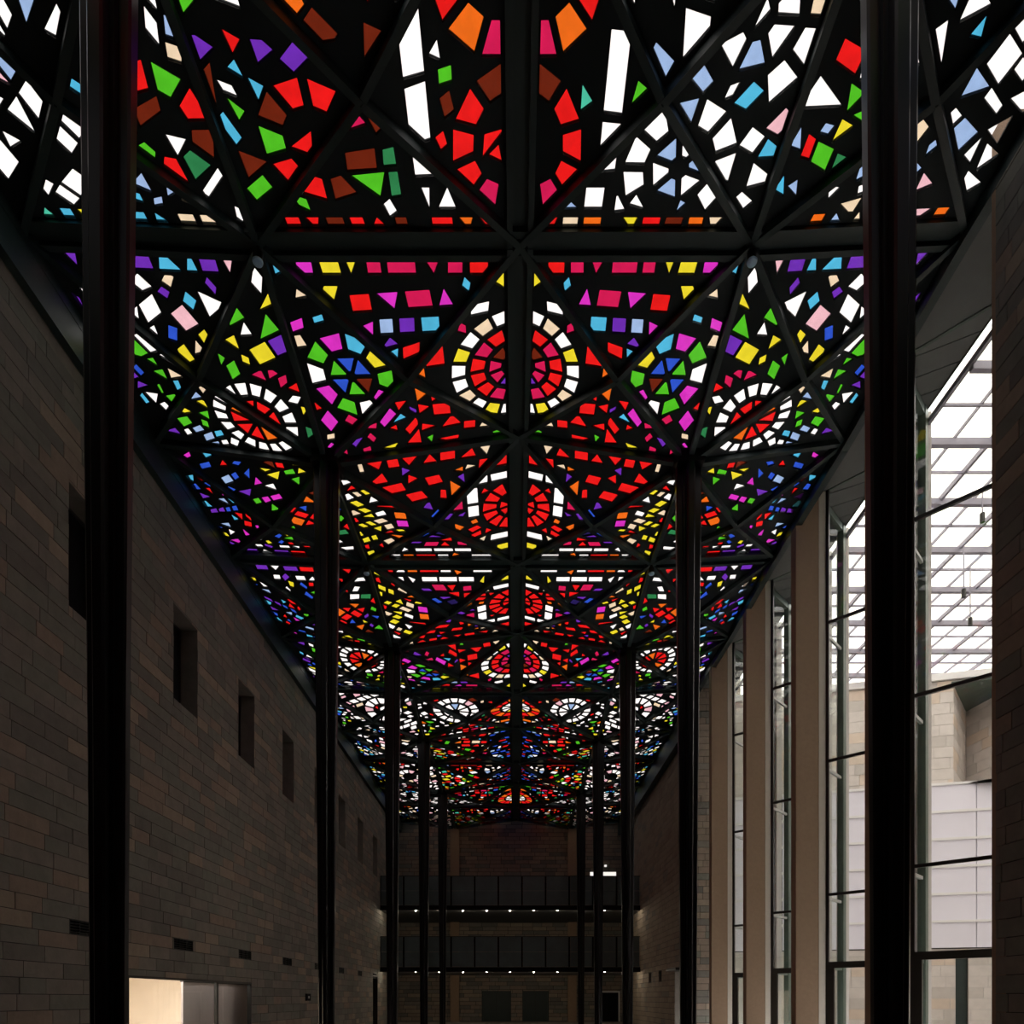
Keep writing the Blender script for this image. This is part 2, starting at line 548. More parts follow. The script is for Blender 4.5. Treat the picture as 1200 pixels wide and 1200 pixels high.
box('door_head', XR - .35, XR + .3, RDOOR[0] - .2, RDOOR[1] + .2, RDOOR[3], RDOOR[3] + .1, FRAME, dr)
box('bright_lining', XR + .3, XR + 1.6, RDOOR[0] - .6, RDOOR[0] - .5, 0, 3.1, WHITEP, dr)
box('bright_lining', XR + .5, XR + 1.6, RDOOR[1] + .02, RDOOR[1] + .12, 0, 3.1, WHITEP, dr)
box('bright_lining', XR + 1.5, XR + 1.6, RDOOR[0] - .5, RDOOR[1] + .02, 0, 3.1, WHITEP, dr)

# ---- right wall: fins and folded glazing
FINS = [24.7 - 3.7 * k for k in range(0, 5)]
XF0, XF1, XO = 7.13, 7.9, 9.0
HS = 12.9
TR = [(9.5, .035), (6.0, .035), (2.62, .035)]
for i, fd in enumerate(FINS):
    box('concrete_fin', XF0, XF1 - .19, fd, fd + .3, 0, EYE + HS, CONC, wr)
    ubox('fin_edge_post', XF1 - .19, XF1, fd - .01, fd + .31, 0, EYE + HS, POST, wr)
    # outer pier between two folded windows
    e0, e1 = fd + .3 + (XO - XF1), fd + 3.7 - (XO - XF1)
    if fd == FINS[0]:
        e1 = DSOL + .0
    box('outer_pier', XO - .02, XO + .16, e0, e0 + .34, 0, EYE + HS, JAMB, wr)
    box('outer_pier', XO - .02, XO + .16, e1 - .2, e1, 0, EYE + HS, JAMB, wr)
    wd = struct('window_%d' % (i + 20), ('tall folded bay window, %s from the reddish stone wall, beside a concrete fin' % ORD[i]), 'window')
    near = (Vector((XF1, fd, 0)), Vector((XO, fd - (XO - XF1), 0)))
    far = (Vector((XF1, fd + .3, 0)), Vector((XO, fd + .3 + (XO - XF1), 0)))
    for z0, z1 in zip((0, EYE + .84, EYE + 6.0), (EYE + .82, EYE + 5.98, EYE + HS)):
        ubox('pane', XO + .06, XO + .07, e0 + .34, e1 - .2, z0, z1, WGLASS, wd)
    for which, (a, b) in (('near', near), ('far', far)):
        if i == len(FINS) - 1 and which == 'near':
            continue
        u = (b - a).normalized()
        nrm = Vector((-u.y, u.x, 0))
        L = (b - a).length

        def strip(name, t0, t1, z0, z1, th, mat, off=0.0):
            p = [a + u * t0 + nrm * (off - th), a + u * t1 + nrm * (off - th), a + u * t1 + nrm * (off + th), a + u * t0 + nrm * (off + th)]
            m_ = MB().prism([(q.x, q.y) for q in p], z0, z1)
            return m_.build(name, mat, wd)
        fm = FRAME if which == 'near' else GFRAME
        strip('frame_post', 0, .07, 0, EYE + HS, .035, FRAME if which == 'near' else FRAME)
        if which == 'near':
            strip('frame_post', L - .07, L, 0, EYE + HS, .05, GFRAME)
            strip('frame_head', .07, L - .07, EYE + HS - .07, EYE + HS, .035, GFRAME)
        else:
            strip('frame_post', L - .2, L, 0, EYE + HS - .01, .08, GFRAME)
            strip('frame_head', .07, L - .2, EYE + HS - .2, EYE + HS - .01, .06, GFRAME)
        for (h, th) in TR:
            strip('transom', .07, L - .07 if which == 'near' else L - .2, EYE + h - th, EYE + h + th, .03, FRAME if which == 'near' else TRANSOM)
        strip('door_transom', .07, L - .07 if which == 'near' else L - .2, EYE + .76, EYE + .92, .05, FRAME if which == 'near' else GFRAME)
        if which == 'near':
            strip('door_stile', .07, .2, 0, EYE + .76, .04, FRAME)
        lv = [0] + [EYE + x for x in (.84, 2.62, 6.0, 9.5)] + [EYE + HS - .05]
        for z0, z1 in zip(lv, lv[1:]):
            strip('pane', .05, L - .05, z0 + .02, z1 - .02, .005, WGLASS)
# soffit boards over the folded windows, fascia
D0W, D1W = 10.1, DSOL
k = 0
bd = D0W
while bd < D1W - .01:
    e = min(bd + .62, D1W)
    sk = .55 * (XO + .03 - 7.57)
    MB().prism([(7.57, bd + sk), (XO + .03, bd), (XO + .03, e - .025), (7.57, e - .025 + sk)], EYE + HS, EYE + HS + .06).build('soffit_board', SOFFIT, wr)
    bd = e
box('soffit_core', 7.57, XO + .02, D0W, D1W, EYE + HS + .055, EYE + HS + .1, SOFFIT, wr)
box('soffit_edge', XO + .02, XO + .05, D0W, D1W, EYE + 12.88, EYE + HS + .1, FRAME, wr)
for fd in FINS[:-1]:
    MB().prism([(7.55, fd - 3.42), (XF1, fd - 3.42), (XO - .03, fd - 3.4 + 1.07), (XO - .03, fd - 1.07), (XF1, fd + .02), (7.55, fd + .02)],
               EYE + HS - .05, EYE + HS + .01).build('inner_soffit', SOFFIT, wr)
box('fascia', 7.14, 7.27, DNEAR, D1W + .1, EYE + 12.1, EYE + 12.3, BEAM, wr)
MB().hull([(7.2, D0W, EYE + 12.26), (7.27, D0W, EYE + 12.26), (7.27, D1W + .1, EYE + 12.26), (7.2, D1W + .1, EYE + 12.26),
           (7.55, D0W, EYE + HS + .1), (7.66, D0W, EYE + HS + .1), (7.66, D1W + .1, EYE + HS + .1), (7.55, D1W + .1, EYE + HS + .1)]).build('sloped_sky_block', BEAM, wr)  # sloped closure added to keep sky light from entering over the fascia
box('wall_block', 7.13, XO + .2, DNEAR, D0W, 0, EYE + 12.3, MORTAR, wr)
ms3 = Masonry(lambda s, z, t: (7.13 - t, s, z), STONE, STONE_W, COURSE, 17, ZPH)
ms3.build(wr, ms3.run(DNEAR, D0W, 0, EYE + 12.0, []), 0)

# ---- balconies at the far end
DB = 40.3
for nm, h0, h1, lab in (('upper', 5.5, 7.2, 'upper balcony with dark glossy parapet panels across the end of the hall'),
                        ('lower', 1.86, 3.63, 'lower balcony with dark glossy parapet panels across the end of the hall')):
    r = link('balcony', None)
    r.location = (0, DB, EYE + h0)
    tag(r, lab, 'balcony', 'balconies across the end of the hall')
    box('slab', XL, XR, .02, DBACK - DB, -.28, 0, SOFFIT, r)
    box('edge_beam', XL, XR, -.05, .02, -.3, -.02, BLACK, r)
    n = 11
    W = (XR - XL) / n
    for i in range(n):
        a = XL + i * W
        hh = h1 - h0
        ubox('parapet_panel', a + .06, a + W - .06, 0, .05, .02, hh * .5 - .012, BALC, r)
        ubox('parapet_panel', a + .06, a + W - .06, 0, .05, hh * .5 + .012, hh, BALC, r)
        ubox('parapet_post', a - .05, a + .05, .03, .12, 0, hh, BLACK, r)
        if i % 1 == 0:
            ubox('downlight', a + W / 2 - .025, a + W / 2 + .025, .1, .15, -.32, -.28, SPARK, r)
    ubox('handrail', XL, XR, .0, .09, h1 - h0, h1 - h0 + .04, VENT, r)

# ---- atrium outside the tall windows
tag(box('ground_atrium', 9.2, 30, DNEAR, 30, -.3, 0, PAVE), 'pale paved floor of the glazed atrium outside', 'floor', kind='structure')
ang = math.atan(.26)
ux, uy = math.cos(ang), -math.sin(ang)
AX, AY = 16.8, 26.15


def at3(s, z, t):   # s along the atrium back wall, t towards the viewer
    return (AX + s * ux - t * -uy * -1 * -1 if False else AX + s * ux + t * uy, AY + s * uy - t * ux, z)


wa = struct('wall_atrium', 'pale stone and grey panel wall closing the glazed atrium outside', 'wall')
HP0, HP1 = 1.9, 8.2
msk = Masonry(at3, LSTONE, LSTONE_W, .42, 21, EYE, (.8, 1.5))
backing('wall_core', at3, -8.2, 0, EYE + HP1, EYE + 12.2, [], .2, JAMB, wa)
msk.build(wa, msk.run(-8.2, 0, EYE + HP1, EYE + 12.2, []), 60, gap=.01)
backing('wall_core', at3, -8.2, 14, 0, EYE + HP0, [(.08, .5, 0, EYE + 1.7)], .4, JAMB, wa)
msk.build(wa, msk.run(-8.2, 14, 0, EYE + HP0, [(.08, .5, 0, EYE + 1.7)]), 40, gap=.01)
dd = MB()
dd.hull([at3(.08, 0, -.1), at3(.5, 0, -.1), at3(.5, 0, -.15), at3(.08, 0, -.15), at3(.08, EYE + 1.7, -.1), at3(.5, EYE + 1.7, -.1), at3(.5, EYE + 1.7, -.15), at3(.08, EYE + 1.7, -.15)])
dd.build('door_leaf', DARKG, wa)
rows = 6
ph = (HP1 - HP0) / rows
for i in range(rows):
    z0 = EYE + HP0 + i * ph
    for j in range(-4, 6):
        a, b = .75 + j * 2.3, .75 + (j + 1) * 2.3
        MB().hull([at3(p, z, t) for z in (z0 + .04, z0 + ph - .05) for p, t in ((a + .015, .1), (b - .015, .1), (b - .015, 0), (a + .015, 0))]) \
            .build('facade_panel', PANELM, wa)
    MB().hull([at3(p, z, t) for z in (z0 + ph - .05, z0 + ph + .04) for p, t in ((-8.4, .16), (14, .16), (14, 0), (-8.4, 0))]) \
        .build('ledge', LEDGE, wa)
MB().hull([at3(p, z, t) for z in (EYE + HP0, EYE + HP1) for p, t in ((-8.4, .03), (14, .03), (14, -.2), (-8.4, -.2))]).build('panel_core', FRAME, wa)
# splayed side and recess of the upper storey
c0 = Vector((AX, AY, 0)); c1 = Vector((18.9, 28.6, 0)); c2 = Vector((19.7, 21.5, 0))
for (p, q, sd) in ((c0, c1, 31), (c1, c2, 32)):
    u = (q - p).normalized(); n = Vector((u.y, -u.x, 0)); L = (q - p).length
    f3 = (lambda p, u, n: (lambda s, z, t: (p.x + u.x * s + n.x * t, p.y + u.y * s + n.y * t, z)))(p, u, n)
    backing('wall_core', f3, 0, L, EYE + HP1, EYE + 12.0, [], .2, JAMB, wa)
    m_ = Masonry(f3, LSTONE, LSTONE_W, .42, sd, EYE, (.8, 1.6))
    m_.build(wa, m_.run(0, L, EYE + HP1, EYE + 12.0, []), 40, gap=.01)
MB().prism([(AX, AY), (26, AY - 2.4), (26, 20), (19.7, 21.5), (18.9, 28.8)][::-1], EYE + HP1 - .05, EYE + HP1 + .0).build('recess_floor', JAMB, wa)
MB().prism([(AX - .1, AY - .05), (18.9, 28.9), (20, 28.9), (20, 24.9)], EYE + 12.0, EYE + 12.1).build('recess_soffit', GFRAME, wa)
MB().hull([at3(p, z, t) for z in (EYE + 12.2, EYE + 12.45) for p, t in ((-8.4, .12), (14, .12), (14, -.3), (-8.4, -.3))]).build('head_beam', LEDGE, wa)
MB().hull([at3(p, z, t) for z in (EYE + 12.05, EYE + 12.2) for p, t in ((-8.4, .0), (14, .0), (14, -.3), (-8.4, -.3))]).build('head_strip', JAMB, wa)
ws = struct('wall_court', 'pale stone wall on the far side of the glazed atrium', 'wall')
sx = 26.0
side3 = lambda s, z, t: (sx - t, s, z)
backing('wall_core', side3, DNEAR, 28, 0, EYE + 12.2, [], .2, JAMB, ws)
m_ = Masonry(side3, LSTONE, LSTONE_W, .42, 41, EYE, (.8, 1.5))
m_.build(ws, m_.run(DNEAR, 28, 0, EYE + 12.2, []), 0, gap=.01)
nw = struct('wall_court_end', 'pale end wall of the atrium beside the entrance end', 'wall')
box('wall_core', 9.2, sx, DNEAR - .3, DNEAR, 0, EYE + 12.2, JAMB, nw)
# glazed roof
rf = struct('roof_atrium', 'flat glazed atrium roof on a grid of pale steel bars', 'roof')
HR = EYE + 12.5
ys = [13.6 + 1.86 * k for k in range(-9, 8)]
ys = [y for y in ys if DNEAR < y < 28.5]
xs = [9.1 + .85 * k for k in range(0, 21)]
YL = 28.3
for y in ys:
    x1 = sx
    ubox('roof_bar', 9.1, x1, y - .06, y + .06, HR, HR + .16, RBAR, rf)
    ubox('roof_bar', 9.1, x1, y + .93 - .02, y + .93 + .02, HR + .1, HR + .16, RBAR, rf)
for i, x in enumerate(xs):
    wd_ = .035 if i % 2 == 0 else .015
    ubox('roof_bar', x - wd_, x + wd_, DNEAR, YL, HR + (.1 if i % 2 == 0 else .14), HR + .22, RBAR, rf)
for y in ys:
    for i in range(0, len(xs) - 1, 2):
        ubox('roof_pane', xs[i] if i else 9.0, xs[i + 2] if i + 2 < len(xs) else xs[i + 1], y, y + 1.86, HR + .225, HR + .235, RGLASS, rf)
for pi_, (pxx, pyy, dd_) in enumerate(((1165, 612, 17.0), (1130, 700, 19.0), (1149, 733, 20.0))):
    x = 9.1 + .85 * round(((pxx - VPX) * dd_ / F_PX - 9.1) / .85)
    zz = EYE + (HZY - pyy) * dd_ / F_PX
    r = link('pendant_lamp', None)
    r.location = (x, dd_, zz)
    tag(r, 'small spotlight on a thin rod from the atrium roof, %s from the panelled end wall' % ORD[2 - pi_], 'lamp', 'hanging spotlights in the atrium')
    ubox('rod', -.012, .012, -.012, .012, .2, HR - zz + .16, RBAR, r)
    MB().prism([(.06 * math.cos(t * math.pi / 5), .06 * math.sin(t * math.pi / 5)) for t in range(10)], 0, .22).build('lamp_head', FRAME, r)

# ================================================================== CEILING
cl = struct('ceiling', 'stained glass ceiling of dark triangular panels with coloured glass pieces', 'ceiling')
ROW0 = -5.1
NROW = 13


def gx(side, u):
    c = [.09, 3.79, 7.2] if side > 0 else [.09, -4.1, -7.85]
    return c[0] + (c[1] - c[0]) * u if u <= 1 else c[1] + (c[2] - c[1]) * (u - 1)


def node_h(u, line):   # line: index of the row boundary; odd = column line
    colline = line % 2 == 1
    if u == 0: return 12.33 if colline else 12.1
    if u == 1: return 11.72 if colline else 12.1
    return 12.2 if colline else 12.28


# row boundaries d = ROW0 + 4k ; k odd -> -1.1, 6.9, 14.9 (columns) ; k even -> -5.1, 2.9, 10.9 (beams)
def P(side, u, k):
    return Vector((gx(side, u), ROW0 + 4 * k, EYE + node_h(u, k)))


def clip(poly, a, b):
    """keep the part of convex poly left of a->b"""
    out = []
    n = len(poly)

    def sd(p): return (b[0] - a[0]) * (p[1] - a[1]) - (b[1] - a[1]) * (p[0] - a[0])
    for i in range(n):
        p, q = poly[i], poly[(i + 1) % n]
        sp, sq = sd(p), sd(q)
        if sp >= 0: out.append(p)
        if sp * sq < 0:
            t = sp / (sp - sq)
            out.append((p[0] + (q[0] - p[0]) * t, p[1] + (q[1] - p[1]) * t))
    return out


def area(p):
    return .5 * sum(p[i][0] * p[(i + 1) % len(p)][1] - p[(i + 1) % len(p)][0] * p[i][1] for i in range(len(p)))


def overlap(p, q, m):
    """separating axis test of two convex polygons with margin m"""
    for A, B in ((p, q), (q, p)):
        n = len(A)
        for i in range(n):
            ex, ey = A[(i + 1) % n][0] - A[i][0], A[(i + 1) % n][1] - A[i][1]
            l = math.hypot(ex, ey)
            if l < 1e-6: continue
            nx, ny = ey / l, -ex / l
            mx = max(v[0] * nx + v[1] * ny for v in A)
            mn = min(v[0] * nx + v[1] * ny for v in B)
            if mn > mx + m: return False
    return True


class Pattern:
    """one row of the mosaic in metres: a = 0..8 away from the ridge, b = 0..4 along the hall"""

    def __init__(s, seed):
        s.r = random.Random(seed)
        s.p = []

    def add(s, poly, col, m=.05, keep=True):
        if area(poly) < 0: poly = poly[::-1]
        cx = sum(v[0] for v in poly) / len(poly); cyy = sum(v[1] for v in poly) / len(poly)
        rad = max(math.hypot(v[0] - cx, v[1] - cyy) for v in poly)
        for (q, _, c) in s.p:
            if math.hypot(c[0] - cx, c[1] - cyy) < rad + c[2] + m and overlap(poly, q, m):
                return False
        s.p.append((poly, col, (cx, cyy, rad)))
        return True

    def blank(s, poly):
        s.add(poly, None, 0)

    def ring(s, c, r0, r1, n, cols, gap=.055, ph=0.0, sq=1.0):
        for i in range(n):
            t0 = ph + 2 * math.pi * i / n
            t1 = t0 + 2 * math.pi / n
            gi, go = gap / 2 / r0, gap / 2 / r1
            pl = [(c[0] + r * math.cos(t), c[1] + sq * r * math.sin(t)) for r, t in
                  ((r0, t0 + gi), (r1, t0 + go), (r1, t1 - go), (r0, t1 - gi))]
            s.add(pl, cols[i % len(cols)] if isinstance(cols, str) else cols, .03)

    def rays(s, c, r0, r1, n, cols, gap=.06, ph=0.0, sq=1.0):
        for i in range(n):
            t0 = ph + 2 * math.pi * i / n
            t1 = t0 + 2 * math.pi / n
            tm = (t0 + t1) / 2
            g = gap / 2 / r1
            pl = [(c[0] + r0 * math.cos(tm), c[1] + sq * r0 * math.sin(tm)),
                  (c[0] + r1 * math.cos(t0 + g), c[1] + sq * r1 * math.sin(t0 + g)),
                  (c[0] + r1 * math.cos(t1 - g), c[1] + sq * r1 * math.sin(t1 - g))]
            s.add(pl, cols[i % len(cols)], .03)

    def band(s, p, q, wid, cols, lens=(.16, .42), gap=.07, tri=.25, skip=0.0):
        r = s.r
        L = math.hypot(q[0] - p[0], q[1] - p[1])
        u = ((q[0] - p[0]) / L, (q[1] - p[1]) / L); n = (-u[1], u[0])
        t = 0.0
        while t < L - .08:
            l = min(r.uniform(*lens), L - t)
            A = lambda x, y: (p[0] + u[0] * x + n[0] * y, p[1] + u[1] * x + n[1] * y)
            h = wid / 2
            if r.random() < tri:
                if r.random() < .5: pl = [A(t, -h), A(t + l, -h), A(t + l * r.uniform(.2, .8), h)]
                else: pl = [A(t, h), A(t + l * r.uniform(.2, .8), -h), A(t + l, h)]
            else:
                k = r.uniform(-.03, .03)
                pl = [A(t, -h), A(t + l, -h), A(t + l + k, h), A(t + k, h)]
            if r.random() >= skip:
                s.add(pl, r.choice(cols), .045)
            t += l + gap

    def fill(s, region, ang, cols, hs=(.17, .34), lens=(.14, .46), gap=.07, skip=.22, tri=.36):
        """rows of pieces at an angle inside the convex region"""
        r = s.r
        ca, sa = math.cos(ang), math.sin(ang)
        lo = [(x * ca + y * sa, -x * sa + y * ca) for x, y in region]
        x0, x1 = min(v[0] for v in lo), max(v[0] for v in lo)
        y0, y1 = min(v[1] for v in lo), max(v[1] for v in lo)
        if area(region) < 0: region = region[::-1]
        y = y0 + r.uniform(0, .1)
        while y < y1:
            h = r.uniform(*hs)
            x = x0 - r.uniform(0, .3)
            skew = r.uniform(-.12, .12)
            while x < x1:
                l = r.uniform(*lens)
                z = r.random()
                j = lambda: r.uniform(-.02, .02)
                if z < tri:
                    if r.random() < .5: q = [(x, y), (x + l + .06, y + j()), (x + l * r.uniform(.1, .9), y + h)]
                    else: q = [(x, y + h), (x + l * r.uniform(.1, .9), y), (x + l + .06, y + h + j())]
                elif z < tri + .16 and h > .24:
                    hh = h * .42
                    q = [(x, y), (x + l, y + j()), (x + l + skew, y + hh), (x + skew, y + hh)]
                else:
                    q = [(x, y + j()), (x + l, y + j()), (x + l + skew, y + h + j()), (x + skew, y + h + j())]
                x += l + gap * r.uniform(.7, 1.6)
                if r.random() < skip: continue
                w_ = [(a * ca - b * sa, a * sa + b * ca) for a, b in q]
                ok = w_
                for i in range(len(region)):
                    ok = clip(ok, region[i], region[(i + 1) % len(region)])
                    if len(ok) < 3: break
                if len(ok) >= 3 and abs(area(ok)) > .4 * abs(area(w_)):
                    s.add(ok, r.choice(cols), .042)
            y += h + gap * r.uniform(.7, 1.3)

    def flip_b(s):
        n = Pattern(0)
        n.p = [([(a, 4 - b) for a, b in pl][::-1], c, (k[0], 4 - k[1], k[2])) for pl, c, k in s.p]
        return n


def rect(a0, a1, b0, b1): return [(a0, b0), (a1, b0), (a1, b1), (a0, b1)]


CELLTRI = {}


def row_a(seed, side):       # nearest visible row: pale sides, tall white bars by the ridge
    s = Pattern(seed)
    s.band((1.33, .1), (1.33, 3.0), .26, 'W', (.5, .75), .1, 0)
    for k in range(6):
        s.ring((.15, 1.0), .62, .93, 12, 'ROCROB', .1, .1)
        s.ring((.15, 2.75), .5, .78, 11, 'RCOBR', .1, .2)
        break
    s.band((.2, 3.32), (1.4, 3.32), .3, 'WWW', (.25, .35), .1, .8)
    s.band((.95, .1), (.95, 3.0), .16, 'TVGT', (.12, .3), .28, .4)
    s.band((.4, 3.72), (3.7, 3.72), .2, 'RYOYIRB' if side > 0 else 'BROBRCK', (.16, .3), .1, .3)
    s.band((4.3, 3.72), (7.7, 3.72), .24, 'AULPYOIT', (.16, .34), .11, .5)
    if side > 0:
        s.ring((2.45, 2.9), .55, .85, 11, 'WWWL', .12, .3)
        s.ring((2.45, 2.9), .16, .42, 6, 'WL', .1, .3)
        s.ring((3.1, 1.3), .65, .98, 12, 'WWWI', .12, .1)
        s.ring((3.1, 1.3), .22, .5, 7, 'WLW', .1, .1)
        s.fill(rect(1.55, 4, .0, 3.5), .5, 'WWWLAP', (.2, .36), (.18, .45), skip=.2)
        s.fill(rect(1.55, 4, 0, 3.6), .9, 'WWWLW', (.12, .22), (.12, .3), skip=.4)
        s.fill(rect(4.1, 5.2, 1.4, 3.5), .3, 'GDRYW', skip=.35)
        s.fill(rect(4, 8, 0, 3.6), .55, 'WWWWWPPLLI', (.2, .4), (.18, .5), skip=.08, tri=.45)
        s.fill(rect(4, 8, 0, 3.6), 1.2, 'WWPLAI', (.12, .2), (.12, .28), skip=.3)
    else:
        s.fill(rect(1.7, 2.4, 2.6, 3.5), .1, 'GGDBR', skip=.2)
        s.ring((2.7, 2.6), .45, .75, 10, 'RRBGRC', .12, .3)
        s.fill(rect(1.6, 4, 1.5, 3.4), .6, 'RRGBVAR', skip=.4)
        s.fill(rect(1.8, 4, .0, 1.5), .6, 'GGRMBO', (.22, .36), (.22, .36), skip=.5, tri=.2)
        s.ring((4.75, 2.4), .4, .7, 9, 'GRDBR', .12, .3)
        s.fill(rect(4, 5.2, .8, 3.5), .3, 'RBAVKG', skip=.5)
        s.fill(rect(4, 8, 0, 3.6), .65, 'WWWWWWPL', (.2, .4), (.18, .5), skip=.1, tri=.45)
        s.fill(rect(4, 8, 0, 3.6), 1.2, 'WWPLAI', (.12, .2), (.12, .28), skip=.3)
        s.fill(rect(3.2, 5, 0, 1.3), .6, 'WWW', (.3, .42), (.3, .42), skip=.2, tri=.1)
    return s


def row_b(seed, side):       # multi-coloured, red half rings at the ridge
    s = Pattern(seed)
    s.band((.5, .3), (3.5, .3), .26, 'RCRYWVCMR', (.2, .45), .11, .15)
    s.band((4.5, .3), (7.7, .3), .26, 'AVAWPAVWI', (.16, .4), .1, .5)
    c = (.1, 2.25)
    s.ring(c, .9, 1.14, 20, 'WIWYW', .07, .05)
    s.ring(c, .55, .8, 14, 'RRCRO', .06, .0)
    s.ring(c, .24, .46, 9, 'CVRB', .06, .2)
    s.band((.2, .98), (1.0, .98), .18, 'GYIW', (.18, .3), .08, .2)
    s.band((.25, 3.55), (1.1, 3.5), .22, 'RIWR', (.2, .35), .08, .3)
    s.band((1.5, 1.5), (1.5, 3.1), .32, 'RROR', (.3, .5), .07, .3)
    s.band((1.82, 1.8), (1.82, 3.0), .22, 'ROR', (.25, .45), .07, .5)
    s.band((1.1, .75), (2.8, .85), .24, 'CRBCMY', (.2, .42), .12, .3)
    s.band((1.35, 1.15), (2.5, 1.2), .22, 'AVLVA', (.18, .32), .12, .3)
    s.ring((3.05, 2.1), .5, .78, 10, 'MGWMGYA', .1, .3)
    s.ring((3.05, 2.1), .1, .38, 6, 'UGBU', .07, .1)
    s.fill(rect(2.0, 4.0, 2.6, 4.0), .9, 'RCRMVUIW', skip=.4)
    s.band((2.1, 3.15), (3.6, 3.85), .16, 'RCRWWR', (.15, .28), .09, .3)
    s.fill(rect(1.0, 2.2, 3.2, 3.9), .1, 'RYRIG', skip=.55)
    s.fill(rect(2.4, 4.0, .6, 2.0), 1.1, 'AVYGYPM', skip=.4)
    # outer half
    c2 = (5.25, 3.05)
    s.ring(c2, .62, .86, 17, 'W', .085, .1)
    s.rays(c2, .12, .52, 9, 'RRORR', .07, .2)
    s.fill(rect(4.1, 5.0, .6, 1.9), .3, 'WAYYGTVI', skip=.2)
    s.fill(rect(5.0, 6.2, 1.2, 2.2), .45, 'YYYGYIW', (.18, .3), (.15, .32), skip=.12)
    s.fill(rect(5.0, 8, .5, 1.9), .45, 'WWWWPGYAIL', (.2, .34), (.18, .4), skip=.15)
    s.fill(rect(6.2, 7.1, 1.7, 4), .4, 'YYGIALGW', (.13, .22), (.12, .3), skip=.2)
    s.fill(rect(6.9, 8, 1.7, 4), .5, 'UUALVUAW', (.13, .24), (.12, .3), skip=.2)
    s.fill(rect(4, 7, 2, 4), .4, 'MVRGDCPY', (.13, .24), (.14, .3), skip=.35)
    s.fill(rect(1.0, 4, .5, 3.9), .3, 'RCVAYMRI', (.12, .2), (.12, .3), skip=.45)
    s.fill(rect(4, 8, .5, 3.9), .8, 'YGAWVIU', (.11, .18), (.12, .26), skip=.3)
    return s


def row_c(seed, side):       # dense reds with a ring at the ridge, yellows, blue edge
    s = Pattern(seed)
    c = (.1, 1.95)
    s.band((.2, 1.02), (1.15, 1.02), .2, 'W', (.35, .5), .07, .1)
    s.band((.2, 2.9), (1.15, 2.9), .2, 'W', (.35, .5), .07, .1)
    s.band((1.05, 1.2), (1.05, 2.75), .24, 'W', (.3, .5), .07, 0)
    s.ring(c, .42, .74, 14, 'RRRRO', .06, .1)
    s.ring(c, .14, .34, 8, 'RBRR', .05, .2)
    s.band((1.4, .9), (1.4, 3.1), .22, 'RRROC', (.25, .42), .07, .1)
    s.band((.2, .6), (1.0, .6), .24, 'RYRI', (.2, .4), .08, .3)
    s.band((.25, 3.3), (1.2, 3.35), .2, 'YIWY', (.18, .3), .07, .5)
    s.band((.6, .28), (3.4, .28), .2, 'RRIYRIR', (.22, .42), .09, .25)
    s.fill(rect(1.0, 3.4, .2, 1.5), .08, 'RRRROYIC', (.2, .34), (.25, .5), skip=.15, tri=.22)
    s.fill(rect(1.5, 2.6, 1.4, 2.7), .8, 'VVUVVK', (.16, .26), (.18, .3), skip=.25, tri=.6)
    s.band((.7, 3.7), (3.5, 3.7), .18, 'RROWWRI', (.25, .5), .07, .15)
    s.band((1.2, 3.36), (3.3, 3.36), .17, 'W', (.3, .55), .06, .05)
    s.fill(rect(1.3, 3.2, 2.6, 3.3), .0, 'RRRCOV', (.17, .28), (.2, .4), skip=.15, tri=.4)
    s.band((2.75, 1.3), (2.75, 3.0), .26, 'RORRM', (.24, .4), .07, .1)
    s.fill(rect(2.8, 4, .6, 4), .5, 'YYYIYIWR', (.12, .2), (.12, .3), skip=.18)
    # outer
    s.band((4.2, 3.65), (7.4, 3.65), .2, 'RRCRWVR', (.2, .42), .07, .25)
    s.band((4.2, 3.32), (7.0, 3.32), .15, 'W', (.22, .42), .07, .1)
    s.fill(rect(4, 5.6, 0, 1.3), .3, 'MVGCDYB', (.13, .26), (.16, .36), skip=.3)
    s.fill(rect(4, 5.5, .9, 2.6), .9, 'RRROR', (.18, .3), (.18, .34), skip=.4, tri=.5)
    s.fill(rect(5.2, 6.6, .4, 3.2), .35, 'YYGGMVCW', (.14, .24), (.16, .36), skip=.3)
    s.fill(rect(6.3, 8, 0, 4), .45, 'UUUALVMUAL', (.13, .25), (.13, .32), skip=.22)
    s.fill(rect(4, 7, 2.2, 3.3), .1, 'RRGWDPR', (.14, .24), (.16, .36), skip=.25)
    s.fill(rect(.5, 4, .3, 3.9), .3, 'RRROIYV', (.1, .17), (.12, .28), skip=.25)
    s.fill(rect(4, 8, .3, 3.9), .8, 'RYGUUWV', (.1, .17), (.12, .26), skip=.3)
    return s


